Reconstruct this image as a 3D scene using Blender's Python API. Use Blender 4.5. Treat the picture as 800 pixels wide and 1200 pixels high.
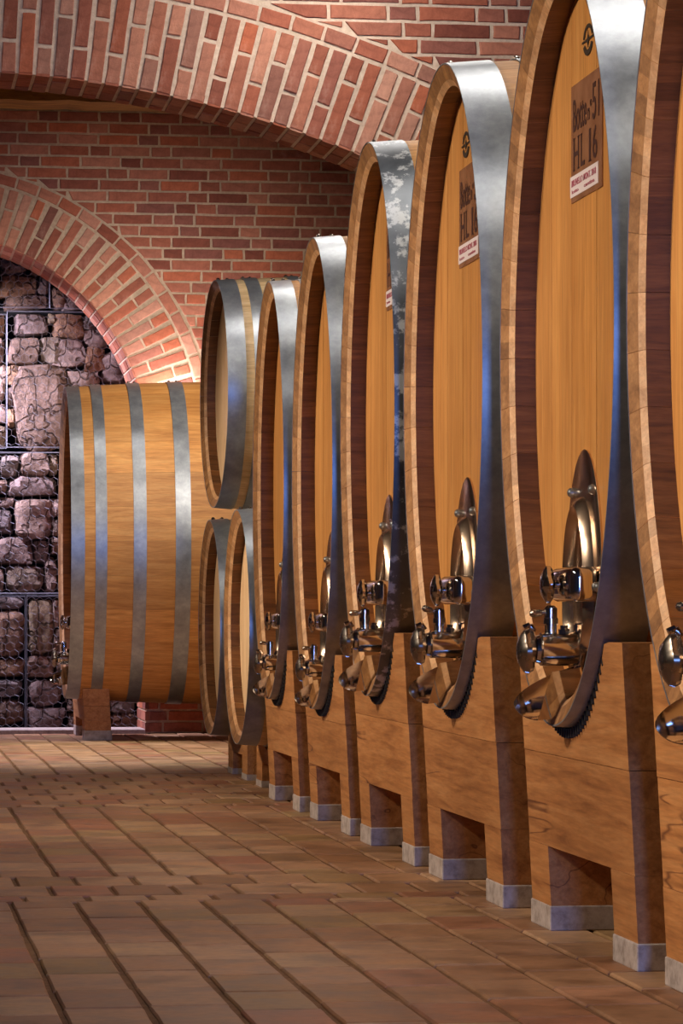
import bpy, bmesh, math, random
from mathutils import Vector, Matrix, noise
PI = math.pi
random.seed(7)
scene = bpy.context.scene
for o in list(bpy.data.objects): bpy.data.objects.remove(o)

# ------------------------------------------------------------------ camera, world, lights
F, HOR, CH, VP = 3900.0, 715.0, 0.72, -150.0
TH = math.atan((400 - VP) / F)
cam = bpy.data.cameras.new('camera')
cam.sensor_fit = 'HORIZONTAL'; cam.sensor_width = 36.0
cam.lens = 36.0 * F / 800.0
cam.shift_x = 0.0; cam.shift_y = (HOR - 600.0) / 800.0
cam.clip_start = 0.1; cam.clip_end = 200
camo = bpy.data.objects.new('camera', cam)
scene.collection.objects.link(camo)
camo.location = (0, 0, CH); camo.rotation_euler = (PI / 2, 0, -TH)
scene.camera = camo
vs = scene.view_settings
vs.view_transform = 'Standard'; vs.look = 'None'; vs.gamma = 1.0; vs.use_curve_mapping = False
vs.exposure = 0.0
world = bpy.data.worlds.new('world'); scene.world = world; world.use_nodes = True
world.node_tree.nodes['Background'].inputs[0].default_value = (0.35, 0.5, 1.0, 1)
world.node_tree.nodes['Background'].inputs[1].default_value = 0.5

def area(name, loc, target, sx, sy, power, col, spread=180):
    l = bpy.data.lights.new(name, 'AREA'); l.shape = 'RECTANGLE'; l.size = sx; l.size_y = sy
    l.energy = power; l.color = col; l.spread = math.radians(spread)
    o = bpy.data.objects.new(name, l); scene.collection.objects.link(o)
    o.location = loc
    o.rotation_euler = (Vector(target) - Vector(loc)).to_track_quat('-Z', 'Y').to_euler()
    return o
def spot(name, loc, target, power, col, angle, blend=0.5, r=0.06):
    l = bpy.data.lights.new(name, 'SPOT'); l.energy = power; l.color = col
    l.spot_size = math.radians(angle); l.spot_blend = blend; l.shadow_soft_size = r
    o = bpy.data.objects.new(name, l); scene.collection.objects.link(o)
    o.location = loc
    o.rotation_euler = (Vector(target) - Vector(loc)).to_track_quat('-Z', 'Y').to_euler()
    return o
WARM = (1.0, 0.85, 0.68); NEUT = (1.0, 0.94, 0.88); COOL = (0.84, 0.88, 1.0); BLUE = (0.16, 0.34, 1.0)
# daylight through the door behind the camera
area('daylight_door', (0.6, -3.7, 1.15), (0.6, 10, 1.0), 0.75, 1.3, 290, BLUE)
# spots on the left of the aisle, square onto the heads of the casks
for i, y in enumerate((5.0, 6.5, 8.0, 9.4, 10.8, 12.2)):
    spot('aisle_spot', (-2.3, y, 3.1), (1.5, y + 0.35, 1.15), 520, WARM, 46, 1.0, 0.12)
spot('aisle_spot', (-1.9, 13.3, 2.7), (1.45, 13.9, 1.1), 480, WARM, 34, 0.9, 0.1)
# lamps above the casks
for i, y in enumerate((4.2, 6.6, 9.0, 11.6)):
    area('ceiling_lamp', (1.9, y, 3.6), (1.9, y + 0.1, 0), 0.7, 0.7, 17, NEUT)
area('ceiling_lamp', (1.8, 13.0, 3.6), (1.8, 13.6, 0), 0.4, 0.4, 16, NEUT)
# spots aimed at the near arch and at the bay before the back wall
spot('arch_spot', (0.2, 8.5, 3.2), (0.7, 13.7, 2.75), 120, WARM, 34, 1.0, 0.1)
spot('floor_spot', (-0.5, 10.6, 3.5), (0.45, 10.9, 0.0), 130, WARM, 26, 1.0, 0.1)
spot('floor_spot', (-0.8, 7.0, 3.5), (0.25, 7.1, 0.0), 60, WARM, 14, 1.0, 0.1)
spot('wall_spot', (3.0, 14.9, 3.2), (1.65, 19.5, 1.95), 1700, (1.0, 0.9, 0.8), 40, 1.0, 0.9)
spot('back_bay_spot', (1.15, 16.9, 3.4), (0.95, 16.9, 0.0), 680, NEUT, 62, 0.6, 0.6)
# small uplight behind the far cask and lamp inside the stone niche
area('niche_lamp', (1.75, 19.38, 1.9), (1.72, 19.49, 3.0), 0.25, 0.06, 6, (1.0, 0.84, 0.9))
area('niche_lamp', (0.0, 19.8, 2.45), (0.95, 20.35, 1.35), 0.4, 0.12, 85, (0.78, 0.74, 1.0), 120)

# ------------------------------------------------------------------ materials
def lin(c):
    c = c / 255.0
    return c / 12.92 if c <= 0.04045 else ((c + 0.055) / 1.055) ** 2.4
def rgb(r, g, b): return (lin(r), lin(g), lin(b), 1.0)
class NT:
    def __init__(s, name):
        s.m = bpy.data.materials.new(name); s.m.use_nodes = True
        s.t = s.m.node_tree; s.b = s.t.nodes['Principled BSDF']
    def n(s, typ, **kw):
        x = s.t.nodes.new(typ)
        for k, v in kw.items():
            if k.startswith('i_'):
                x.inputs[k[2:].replace('_', ' ')].default_value = v
            else: setattr(x, k, v)
        return x
    def l(s, a, ao, b, bi): s.t.links.new(a.outputs[ao], b.inputs[bi])
    def coords(s, scale, kind='Object', rot=(0, 0, 0)):
        tc = s.n('ShaderNodeTexCoord'); mp = s.n('ShaderNodeMapping')
        mp.inputs['Scale'].default_value = scale; mp.inputs['Rotation'].default_value = rot
        s.l(tc, kind, mp, 'Vector'); return mp
    def noise(s, mp, scale, detail=5, rough=0.55, dist=0.0, o=0):
        x = s.n('ShaderNodeTexNoise'); x.inputs['Scale'].default_value = scale
        x.inputs['Detail'].default_value = detail; x.inputs['Roughness'].default_value = rough
        x.inputs['Distortion'].default_value = dist
        s.t.links.new(mp.outputs[0], x.inputs['Vector']); return x
    def ramp(s, src, out, stops):
        r = s.n('ShaderNodeValToRGB'); e = r.color_ramp.elements
        while len(e) < len(stops): e.new(0.5)
        for i, (p, c) in enumerate(stops): e[i].position = p; e[i].color = c
        s.l(src, out, r, 'Fac'); return r
    def mix(s, a, b, fac, mode='MIX'):
        # a, b: (node, out) or colour ; fac: float or (node,out)
        x = s.n('ShaderNodeMix'); x.data_type = 'RGBA'; x.blend_type = mode
        for v, i in ((a, 6), (b, 7)):
            if isinstance(v[0], bpy.types.Node): s.t.links.new(v[0].outputs[v[1]], x.inputs[i])
            else: x.inputs[i].default_value = v
        if isinstance(fac, (int, float)): x.inputs[0].default_value = fac
        else: s.t.links.new(fac[0].outputs[fac[1]], x.inputs[0])
        return (x, 2)
    def rand(s):
        oi = s.n('ShaderNodeObjectInfo'); g = s.n('ShaderNodeNewGeometry')
        a = s.n('ShaderNodeMath'); a.operation = 'ADD'
        s.t.links.new(oi.outputs['Random'], a.inputs[0]); s.t.links.new(g.outputs['Random Per Island'], a.inputs[1])
        b = s.n('ShaderNodeMath'); b.operation = 'FRACT'; s.t.links.new(a.outputs[0], b.inputs[0])
        return b
    def out(s, col, rough=0.6, metal=0.0, bump=None, bstr=0.3, bdist=0.01, spec=0.5):
        if isinstance(col[0], bpy.types.Node): s.t.links.new(col[0].outputs[col[1]], s.b.inputs['Base Color'])
        else: s.b.inputs['Base Color'].default_value = col
        if isinstance(rough, tuple): s.t.links.new(rough[0].outputs[rough[1]], s.b.inputs['Roughness'])
        else: s.b.inputs['Roughness'].default_value = rough
        s.b.inputs['Metallic'].default_value = metal
        s.b.inputs['Specular IOR Level'].default_value = spec
        if bump:
            bn = s.n('ShaderNodeBump'); bn.inputs['Strength'].default_value = bstr; bn.inputs['Distance'].default_value = bdist
            s.t.links.new(bump[0].outputs[bump[1]], bn.inputs['Height']); s.t.links.new(bn.outputs[0], s.b.inputs['Normal'])
        return s.m

def wood(name, c1, c2, c3, grain=(1, 14, 14), rough=0.5, var=0.35, cracks=0.0, coords='Object', dark=None):
    """grain: texture scale along x,y,z - the small one is the direction the grain runs"""
    s = NT(name); mp0 = s.coords(grain, coords); oi = s.n('ShaderNodeObjectInfo'); mp = s.n('ShaderNodeVectorMath'); mp.operation = 'ADD'
    mu = s.n('ShaderNodeVectorMath'); mu.operation = 'SCALE'; mu.inputs[0].default_value = (17.0, 31.0, 23.0); s.t.links.new(oi.outputs['Random'], mu.inputs['Scale'])
    s.t.links.new(mp0.outputs[0], mp.inputs[0]); s.t.links.new(mu.outputs[0], mp.inputs[1])
    n1 = s.noise(mp, 3.0, 8, 0.62, 0.6); n2 = s.noise(mp, 14.0, 4, 0.6)
    r = s.ramp(n1, 'Fac', [(0.28, c1), (0.5, c2), (0.74, c3)])
    fine = s.ramp(n2, 'Fac', [(0.35, (0.72, 0.72, 0.72, 1)), (0.65, (1.08, 1.08, 1.08, 1))])
    c = s.mix((r, 0), (fine, 0), 0.6, 'MULTIPLY')
    rd = s.rand()
    v = s.ramp(rd, 0, [(0.0, (1 - var, 1 - var * 1.1, 1 - var * 1.25, 1)), (0.5, (1 - var * .35,) * 3 + (1,)), (1.0, (1.06, 1.05, 1.0, 1))])
    c = s.mix(c, (v, 0), 1.0, 'MULTIPLY')
    mpu = s.coords((1, 1, 1), coords); n3 = s.noise(mpu, 2.2, 5, 0.6)
    bl = s.ramp(n3, 'Fac', [(0.3, (0.74, 0.70, 0.66, 1)), (0.55, (1, 1, 1, 1))])
    c = s.mix(c, (bl, 0), 0.55, 'MULTIPLY')
    if cracks:
        n4 = s.noise(mp, cracks, 3, .5, 0.0)
        cr = s.ramp(n4, 'Fac', [(0.492, (1, 1, 1, 1)), (0.500, (0.25, 0.16, 0.12, 1)), (0.508, (1, 1, 1, 1))])
        n5 = s.noise(mpu, 2.3, 2); gate = s.ramp(n5, 'Fac', [(0.55, (0, 0, 0, 1)), (0.62, (1, 1, 1, 1))])
        crm = s.mix((1, 1, 1, 1), (cr, 0), (gate, 0))
        c = s.mix(c, crm, 0.85, 'MULTIPLY')
    return s.out(c, rough, bump=(n2, 'Fac'), bstr=0.25, bdist=0.002)

M = {}
M['stave'] = wood('oiled oak stave', rgb(184, 120, 60), rgb(214, 150, 80), rgb(228, 172, 102), (1, 14, 14), 0.62, 0.32)
M['stave_pale'] = wood('pale oak stave', rgb(212, 172, 120), rgb(230, 196, 146), rgb(240, 212, 168), (1, 14, 14), 0.5, 0.16)
M['head'] = wood('oiled oak head board', rgb(192, 126, 62), rgb(212, 146, 78), rgb(224, 164, 94), (14, 14, 0.7), 0.45, 0.14)
M['head_pale'] = wood('pale oak head board', rgb(222, 176, 128), rgb(236, 196, 150), rgb(244, 210, 170), (14, 14, 0.7), 0.5, 0.1)
M['endgrain'] = wood('dark end grain', rgb(130, 86, 48), rgb(164, 114, 68), rgb(188, 138, 88), (14, 10, 10), 0.55, 0.36)
M['bevel'] = wood('clean cut oak edge', rgb(190, 136, 88), rgb(216, 164, 114), rgb(232, 186, 138), (6, 10, 10), 0.5, 0.28)
M['chime'] = wood('dark oak chime with shade', rgb(96, 58, 28), rgb(128, 82, 42), rgb(150, 102, 58), (1, 18, 18), 0.5, 0.42)  # dark oak; the shade inside the chime is put into this brown too
M['timber'] = wood('rough oak stand timber', rgb(150, 92, 46), rgb(190, 126, 70), rgb(208, 148, 92), (9, .7, 11), 0.65, 0.16, cracks=.62)
M['old_beam'] = wood('old ceiling timber', rgb(90, 56, 20), rgb(160, 108, 44), rgb(196, 142, 62), (1, 9, 9), 0.8, 0.3, cracks=3)

def galv(name):
    s = NT(name); mp = s.coords((1, 1, 1)); n1 = s.noise(mp, 9, 7, 0.66); n2 = s.noise(mp, 46, 5, 0.65)
    r = s.ramp(n1, 'Fac', [(0.3, rgb(132, 136, 142)), (0.55, rgb(158, 162, 166)), (0.75, rgb(182, 185, 188))])
    f = s.ramp(n2, 'Fac', [(0.35, (0.86,) * 3 + (1,)), (0.62, (1.02,) * 3 + (1,))])
    c = s.mix((r, 0), (f, 0), 0.8, 'MULTIPLY')
    rr = s.ramp(n1, 'Fac', [(0.3, (0.32,) * 3 + (1,)), (0.7, (0.42,) * 3 + (1,))])
    return s.out(c, (rr, 0), 0.62, bump=(n2, 'Fac'), bstr=0.1, bdist=0.001)
M['hoop'] = galv('galvanised hoop steel')
def galv_stained(name):
    s = NT(name); mp = s.coords((1, 1, 1)); n1 = s.noise(mp, 7, 6, 0.6); n2 = s.noise(mp, 40, 5, 0.65); n3 = s.noise(mp, 15, 6, 0.7)
    r = s.ramp(n1, 'Fac', [(0.3, rgb(84, 88, 94)), (0.7, rgb(124, 128, 132))])
    w = s.ramp(n3, 'Fac', [(0.54, (0, 0, 0, 1)), (0.60, (.8,) * 3 + (1,))])
    c = s.mix((r, 0), rgb(206, 208, 208), (w, 0))
    me_ = s.mix((.72,) * 3 + (1,), (.15,) * 3 + (1,), (w, 0)); m = s.out(c, 0.42, 0.7, bump=(n2, 'Fac'), bstr=0.1, bdist=0.001)
    s.t.links.new(me_[0].outputs[me_[1]], s.b.inputs['Metallic']); return m
M['hoop_stained'] = galv_stained('dark hoop steel with white stains')
def chrome(name, c, r):
    s = NT(name); mp = s.coords((1, 1, 1)); n = s.noise(mp, 12, 3)
    rr = s.ramp(n, 'Fac', [(0.3, (r,) * 3 + (1,)), (0.7, (r + 0.08,) * 3 + (1,))])
    return s.out(c, (rr, 0), 1.0)
M['chrome'] = chrome('polished stainless', rgb(214, 208, 202), 0.06)
M['steel_dull'] = chrome('worn stainless', rgb(170, 158, 146), 0.22)
M['bolt'] = chrome('galvanised bolt', rgb(190, 192, 194), 0.35)
M['plate_steel'] = chrome('pressed stainless door', rgb(222, 194, 168), 0.18)
s = NT('black rubber'); M['rubber'] = s.out(rgb(26, 24, 24), 0.7)
s = NT('white sticker'); M['sticker'] = s.out(rgb(222, 206, 206), 0.6)
s = NT('burnt lettering'); M['ink'] = s.out(rgb(62, 26, 16), 0.7)
s = NT('red print'); M['redprint'] = s.out(rgb(170, 84, 100), 0.6)
s = NT('stamped emblem'); M['stamp'] = s.out(rgb(52, 36, 22), 0.8)
s = NT('label card in clear sleeve'); mp = s.coords((1, 1, 1)); n = s.noise(mp, 14, 4)
r = s.ramp(n, 'Fac', [(0.3, rgb(128, 84, 58)), (0.7, rgb(160, 112, 82))]); M['card'] = s.out((r, 0), 0.25)
s = NT('pale stone foot pad'); mp = s.coords((1, 1, 1)); n = s.noise(mp, 30, 6, .7); n2 = s.noise(mp, 6, 4)
r = s.ramp(n, 'Fac', [(0.34, rgb(150, 134, 124)), (0.5, rgb(184, 168, 158)), (0.7, rgb(204, 190, 182))])
r2 = s.ramp(n2, 'Fac', [(0.3, (.8, .78, .76, 1)), (0.6, (1, 1, 1, 1))])
M['pad'] = s.out(s.mix((r, 0), (r2, 0), 0.8, 'MULTIPLY'), 0.85, bump=(n, 'Fac'), bstr=0.4, bdist=0.002)

def brickmat(name, cs, var=1.0, sc=1.0):
    s = NT(name); mp = s.coords((1, 1, 1)); n1 = s.noise(mp, 26 * sc, 6, .65); n2 = s.noise(mp, 90 * sc, 4, .7)
    rd = s.rand()
    base = s.ramp(rd, 0, [(i / (len(cs) - 1) * 0.98, c) for i, c in enumerate(cs)])
    m1 = s.ramp(n1, 'Fac', [(0.3, (.62, .60, .60, 1)), (0.52, (1, 1, 1, 1)), (0.72, (1.22, 1.22, 1.2, 1))])
    c = s.mix((base, 0), (m1, 0), 0.8, 'MULTIPLY')
    tcw = s.coords((1, 1, 1), 'Generated')
    n3 = s.noise(mp, 7, 5, .7); w = s.ramp(n3, 'Fac', [(0.60, (0, 0, 0, 1)), (0.78, (.35,) * 3 + (1,))])
    c = s.mix(c, rgb(206, 178, 160), (w, 0))
    return s.out(c, 0.85, bump=(n2, 'Fac'), bstr=0.6, bdist=0.003, spec=0.2)
M['brick'] = brickmat('old red brick', [rgb(126, 70, 56), rgb(162, 96, 74), rgb(184, 120, 96), rgb(146, 88, 72), rgb(182, 102, 72), rgb(130, 80, 70), rgb(174, 108, 86)])
M['arch_brick'] = brickmat('arch brick', [rgb(140, 78, 60), rgb(176, 112, 88), rgb(194, 134, 108), rgb(150, 92, 76), rgb(184, 104, 74), rgb(126, 78, 66), rgb(198, 144, 120), rgb(164, 96, 74)])
def mortar(name, a, b):
    s = NT(name); mp = s.coords((1, 1, 1)); n = s.noise(mp, 40, 6, .7); n2 = s.noise(mp, 3, 4)
    r = s.ramp(n, 'Fac', [(0.3, a), (0.65, b)]); r2 = s.ramp(n2, 'Fac', [(0.35, (.8,) * 3 + (1,)), (0.65, (1.06,) * 3 + (1,))])
    return s.out(s.mix((r, 0), (r2, 0), 1, 'MULTIPLY'), 0.95, bump=(n, 'Fac'), bstr=0.7, bdist=0.004, spec=0.1)
M['mortar'] = mortar('lime mortar', rgb(178, 152, 126), rgb(210, 184, 156))
M['mortar_arch'] = mortar('pale lime mortar', rgb(200, 174, 150), rgb(226, 204, 180))
M['plaster'] = mortar('warm plaster', rgb(84, 68, 58), rgb(100, 84, 72))
M['grout'] = mortar('brown floor grout', rgb(112, 82, 60), rgb(142, 108, 80))
s = NT('terracotta floor tile'); mp = s.coords((1, 1, 1), 'Object')
tcg = s.n('ShaderNodeNewGeometry'); n1 = s.n('ShaderNodeTexNoise'); n1.inputs['Scale'].default_value = 8; n1.inputs['Detail'].default_value = 7
s.l(tcg, 'Position', n1, 'Vector'); n2 = s.n('ShaderNodeTexNoise'); n2.inputs['Scale'].default_value = 42; n2.inputs['Detail'].default_value = 5
s.l(tcg, 'Position', n2, 'Vector')
rd = s.rand()
base = s.ramp(rd, 0, [(0, rgb(144, 102, 72)), (.2, rgb(178, 136, 100)), (.4, rgb(156, 114, 82)), (.55, rgb(190, 150, 114)), (.7, rgb(150, 118, 76)), (.8, rgb(158, 104, 76)), (1, rgb(176, 134, 102))])
m1 = s.ramp(n1, 'Fac', [(0.32, (.62, .59, .56, 1)), (0.5, (1, 1, 1, 1)), (0.68, (1.22, 1.2, 1.18, 1))])
m2 = s.ramp(n2, 'Fac', [(0.3, (.86,) * 3 + (1,)), (0.6, (1.02,) * 3 + (1,))])
c = s.mix((base, 0), (m1, 0), 1, 'MULTIPLY'); c = s.mix(c, (m2, 0), 1, 'MULTIPLY')
rr = s.ramp(n1, 'Fac', [(0.3, (0.42,) * 3 + (1,)), (0.7, (0.62,) * 3 + (1,))])
M['tile'] = s.out(c, (rr, 0), bump=(n1, 'Fac'), bstr=0.5, bdist=0.004, spec=0.4)

s = NT('cracked field stone'); mp = s.coords((1, 1, 1))
n1 = s.noise(mp, 16, 8, .7); n0 = s.noise(mp, 3, 3)
oi = s.n('ShaderNodeObjectInfo')
base = s.ramp(oi, 'Random', [(0, rgb(132, 112, 108)), (.25, rgb(150, 124, 110)), (.45, rgb(120, 96, 84)), (.6, rgb(150, 112, 84)), (.8, rgb(128, 114, 112)), (1, rgb(140, 118, 92))])
m1 = s.ramp(n1, 'Fac', [(0.3, (.45, .43, .42, 1)), (0.5, (.95, .95, .95, 1)), (0.72, (1.25, 1.25, 1.28, 1))])
c = s.mix((base, 0), (m1, 0), 1, 'MULTIPLY')
vo = s.n('ShaderNodeTexVoronoi'); vo.feature = 'DISTANCE_TO_EDGE'; vo.inputs['Scale'].default_value = 8
ad = s.mix((mp, 'Vector'), (n0, 'Color'), 0.3); s.t.links.new(ad[0].outputs[ad[1]], vo.inputs['Vector'])
cr = s.ramp(vo, 'Distance', [(0, (.22, .2, .2, 1)), (.05, (1, 1, 1, 1))]); c = s.mix(c, (cr, 0), .75, 'MULTIPLY')
bh = s.mix((n1, 'Fac'), (cr, 0), .45)
M['stone'] = s.out(c, 0.9, bump=bh, bstr=1.0, bdist=0.06, spec=0.2)
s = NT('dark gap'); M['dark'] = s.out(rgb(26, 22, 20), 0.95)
s = NT('galvanised wire'); M['wire'] = s.out(rgb(128, 126, 136), 0.55, 0.4)

# ------------------------------------------------------------------ mesh helpers
class MB:
    def __init__(s): s.v = []; s.f = []; s.m = []; s.sm = []
    def add(s, vs, fs, m=0, smooth=False):
        k = len(s.v); s.v += [tuple(v) for v in vs]
        for f in fs: s.f.append([i + k for i in f]); s.m.append(m); s.sm.append(smooth)
    def box(s, a, b, m=0, ch=0.0):
        (x0, y0, z0), (x1, y1, z1) = a, b
        if ch <= 0:
            s.add([(x0, y0, z0), (x1, y0, z0), (x1, y1, z0), (x0, y1, z0), (x0, y0, z1), (x1, y0, z1), (x1, y1, z1), (x0, y1, z1)],
                  [(3, 2, 1, 0), (4, 5, 6, 7), (0, 1, 5, 4), (1, 2, 6, 5), (2, 3, 7, 6), (3, 0, 4, 7)], m)
        else:
            bm = bmesh.new(); bmesh.ops.create_cube(bm, size=1)
            for v in bm.verts: v.co = Vector(((x0 + x1) / 2 + v.co.x * (x1 - x0), (y0 + y1) / 2 + v.co.y * (y1 - y0), (z0 + z1) / 2 + v.co.z * (z1 - z0)))
            bmesh.ops.bevel(bm, geom=bm.edges[:], offset=ch, segments=2, affect='EDGES', profile=0.5)
            s.add([v.co[:] for v in bm.verts], [[v.index for v in f.verts] for f in bm.faces], m); bm.free()
    def lathe(s, prof, origin, axis, n=24, m=0, lobes=0, lobe=0.0, smooth=True):
        """prof: (distance along axis, radius)"""
        ax = Vector(axis).normalized(); up = Vector((0, 0, 1)) if abs(ax.z) < .9 else Vector((1, 0, 0))
        u = ax.cross(up).normalized(); w = ax.cross(u).normalized(); o = Vector(origin)
        vs = []
        for d, r in prof:
            for i in range(n):
                a = 2 * PI * i / n; rr = r * (1 + lobe * math.cos(lobes * a)) if lobes else r
                vs.append(o + ax * d + u * (rr * math.cos(a)) + w * (rr * math.sin(a)))
        fs = []
        for j in range(len(prof) - 1):
            for i in range(n):
                k = (i + 1) % n; fs.append((j * n + i, j * n + k, (j + 1) * n + k, (j + 1) * n + i))
        fs.append(list(range(n))[::-1]); fs.append([(len(prof) - 1) * n + i for i in range(n)])
        s.add(vs, fs, m, smooth)
    def tube(s, pts, r, n=8, m=0):
        for a, b in zip(pts[:-1], pts[1:]):
            d = Vector(b) - Vector(a); s.lathe([(0, r), (d.length, r)], a, d, n, m)
    def prism(s, outline, d0, d1, axis='x', m=0, shear=None):
        """outline in the plane across axis; caps as ngons"""
        n = len(outline); vs = []
        for d in (d0, d1):
            for p, q in outline:
                if axis == 'x': v = [d, p, q]
                elif axis == 'y': v = [p, d, q]
                else: v = [p, q, d]
                vs.append(v)
        if shear: vs = [shear(v) for v in vs]
        fs = [list(range(n))[::-1], list(range(n, 2 * n))] + [(i, (i + 1) % n, n + (i + 1) % n, n + i) for i in range(n)]
        s.add(vs, fs, m)
    def mesh(s, name, mats):
        me = bpy.data.meshes.new(name); me.from_pydata(s.v, [], s.f)
        for mt in mats: me.materials.append(mt)
        me.polygons.foreach_set('material_index', s.m); me.polygons.foreach_set('use_smooth', s.sm)
        bm = bmesh.new(); bm.from_mesh(me); bmesh.ops.recalc_face_normals(bm, faces=bm.faces[:])
        if any(s.sm):
            for ed in bm.edges:
                if len(ed.link_faces) == 2 and ed.calc_face_angle(0) > .62: ed.smooth = False
        bm.to_mesh(me); bm.free()
        me.update(); return me
    def build(s, name, mats, parent=None, loc=None, autosmooth=None):
        if not isinstance(mats, (list, tuple)): mats = [mats]
        me = s.mesh(name, mats)
        return link(name, me, parent, loc)
def link(name, me, parent=None, loc=None):
    o = bpy.data.objects.new(name, me); scene.collection.objects.link(o)
    if parent is not None: o.parent = parent
    if loc is not None: o.location = loc
    return o
def thing(name, label, cat, loc=(0, 0, 0), group=None, rz=0.0):
    o = bpy.data.objects.new(name, None); scene.collection.objects.link(o)
    o.location = loc; o.rotation_euler = (0, 0, rz); o.empty_display_size = 0.2
    o['label'] = label; o['category'] = cat
    if group: o['group'] = group
    return o
def struct(o, label=None):
    o['kind'] = 'structure'
    if label: o['label'] = label
    return o
def in_view(X, Y, Z, pad=40):
    d = X * math.sin(TH) + Y * math.cos(TH)
    if d < .5: return False
    px = 400 + F * (X * math.cos(TH) - Y * math.sin(TH)) / d; py = HOR - F * (Z - CH) / d
    return -pad < px < 800 + pad and -pad < py < 1200 + pad
def at_plane(px, py, Y):
    a = (px - 400) / F; T = math.tan(TH); t = (T + a) / (1 - a * T); X = Y * t
    d = X * math.sin(TH) + Y * math.cos(TH)
    return X, CH + (HOR - py) * d / F

# ------------------------------------------------------------------ floor
fl = MB(); fl.box((-3.6, -4.0, -0.2), (3.6, 22.0, -0.006)); floor = fl.build('floor', M['grout'])
struct(floor, 'terracotta tiled cellar floor with wide brown joints')
def tile_geo(mb, w, l, cx, cy, seed, z=0.0):
    rs = random.Random(seed); j = lambda a: rs.uniform(-a, a)
    hw, hl, c = w / 2, l / 2, 0.004
    base = [(-hw, -hl), (hw, -hl), (hw, hl), (-hw, hl)]
    out = []
    for i, (x, y) in enumerate(base):
        x2, y2 = base[(i + 1) % 4]; x += j(.0018); y += j(.0018)
        out.append((x, y)); out.append(((x + x2) / 2 + j(.0018), (y + y2) / 2 + j(.0022)))
    n = 8; top = z + j(.0010)
    vs = [(cx + x, cy + y, -0.006) for x, y in out] + [(cx + x, cy + y, top - .0035) for x, y in out] + \
         [(cx + x * (1 - c / hw), cy + y * (1 - c / hl), top) for x, y in out]
    fs = []
    for k in (0, 1):
        for i in range(n): q = (i + 1) % n; fs.append((k * n + i, k * n + q, (k + 1) * n + q, (k + 1) * n + i))
    fs.append([2 * n + i for i in range(n)])
    mb.add(vs, fs, 0, False)
PITCH, X0 = 0.158, 0.494
tiles = []
rnd = random.Random(3)
def zone(y0, y1, kind):
    k0, k1 = int((-1.5 - X0) / PITCH), int((3.3 - X0) / PITCH) + 1
    if kind == 'col':
        for k in range(k0, k1):
            y = y0 + .002
            first = True
            while y < y1 - .06:
                l = 0.295 + rnd.uniform(-.012, .012)
                if first: l *= rnd.uniform(.35, 1.0); first = False
                if y1 - (y + l) < .1: l = y1 - y
                tiles.append((X0 + (k + .5) * PITCH, y + l / 2, PITCH - .012, l - .009)); y += l
    else:
        y = y0; r = 0
        rows = kind
        for dl in rows:
            off = (r % 2) * .5 + .25
            for k in range(k0, k1):
                tiles.append((X0 + (k + .5 + off) * PITCH, y + dl / 2, PITCH - .012, dl - .009))
            y += dl; r += 1
zone(4.9, 8.25, 'col'); zone(8.25, 9.01, [.155, .30, .305]); zone(9.01, 12.2, 'col')
zone(12.2, 14.6, [.15, .3, .3, .15, .3, .3, .3, .3, .3]); zone(14.6, 19.4, 'col')
vis = sorted([t for t in tiles if in_view(t[0], t[1], 0, 30) and t[0] < 2.0], key=lambda t: t[1])[:300]
vset = set(vis)
for i, t in enumerate(vis):
    mb = MB(); tile_geo(mb, t[2], t[3], 0, 0, i); mb.build('tile', M['tile'], floor, (t[0], t[1], 0))
mb = MB()
for i, t in enumerate(tiles):
    if t not in vset: tile_geo(mb, t[2], t[3], t[0], t[1], 1000 + i)
o = mb.build('tiles', M['tile'], floor); o['kind'] = 'stuff'

# ------------------------------------------------------------------ walls
def brick_geo(mb, corners, yf, depth, seed, to_world=None):
    """corners: 4 (x,z) points ccw of the face; yf: face plane; brick goes back by depth"""
    rs = random.Random(seed); j = lambda a: rs.uniform(-a, a)
    out = []
    for i in range(4):
        (x, z), (x2, z2) = corners[i], corners[(i + 1) % 4]
        out.append((x + j(.0022), z + j(.0018))); out.append(((x + x2) / 2 + j(.002), (z + z2) / 2 + j(.0018)))
    cx = sum(p[0] for p in out) / 8; cz = sum(p[1] for p in out) / 8
    pr = j(.0025); n = 8
    def ins(p, a):
        dx, dz = p[0] - cx, p[1] - cz; L = math.hypot(dx, dz) or 1
        return (p[0] - dx / L * a, p[1] - dz / L * a)
    vs = [(x, yf + depth, z) for x, z in out] + [(x, yf + pr + .003, z) for x, z in out] + [(ins(p, .0045)[0], yf + pr, ins(p, .0045)[1]) for p in out]
    fs = []
    for k in (0, 1):
        for i in range(n): q = (i + 1) % n; fs.append((k * n + i, k * n + q, (k + 1) * n + q, (k + 1) * n + i))
    fs.append([2 * n + i for i in range(n)])
    mb.add(vs, fs)
def arc(cx, cz, r, a0, a1, n): return [(cx + r * math.cos(a0 + (a1 - a0) * i / n), cz + r * math.sin(a0 + (a1 - a0) * i / n)) for i in range(n + 1)]
def wall_prism(name, outline, y0, y1, mat, label):
    from mathutils.geometry import tessellate_polygon
    n = len(outline); tri = tessellate_polygon([[Vector((x, z, 0)) for x, z in outline]])
    mb = MB(); vs = [(x, y0, z) for x, z in outline] + [(x, y1, z) for x, z in outline]
    fs = [list(t) for t in tri] + [[n + t[0], n + t[2], n + t[1]] for t in tri] + [(i, (i + 1) % n, n + (i + 1) % n, n + i) for i in range(n)]
    mb.add(vs, fs); o = mb.build(name, mat); return struct(o, label)
YB = 19.5; CXF, CZF, RF = 0.3704, 1.689, 1.2225        # far wall and its arch
YN = 13.7; CXN, CZN, RN = 0.3386, -1.696, 4.625        # near arch
TOPZ = 3.75
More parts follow.
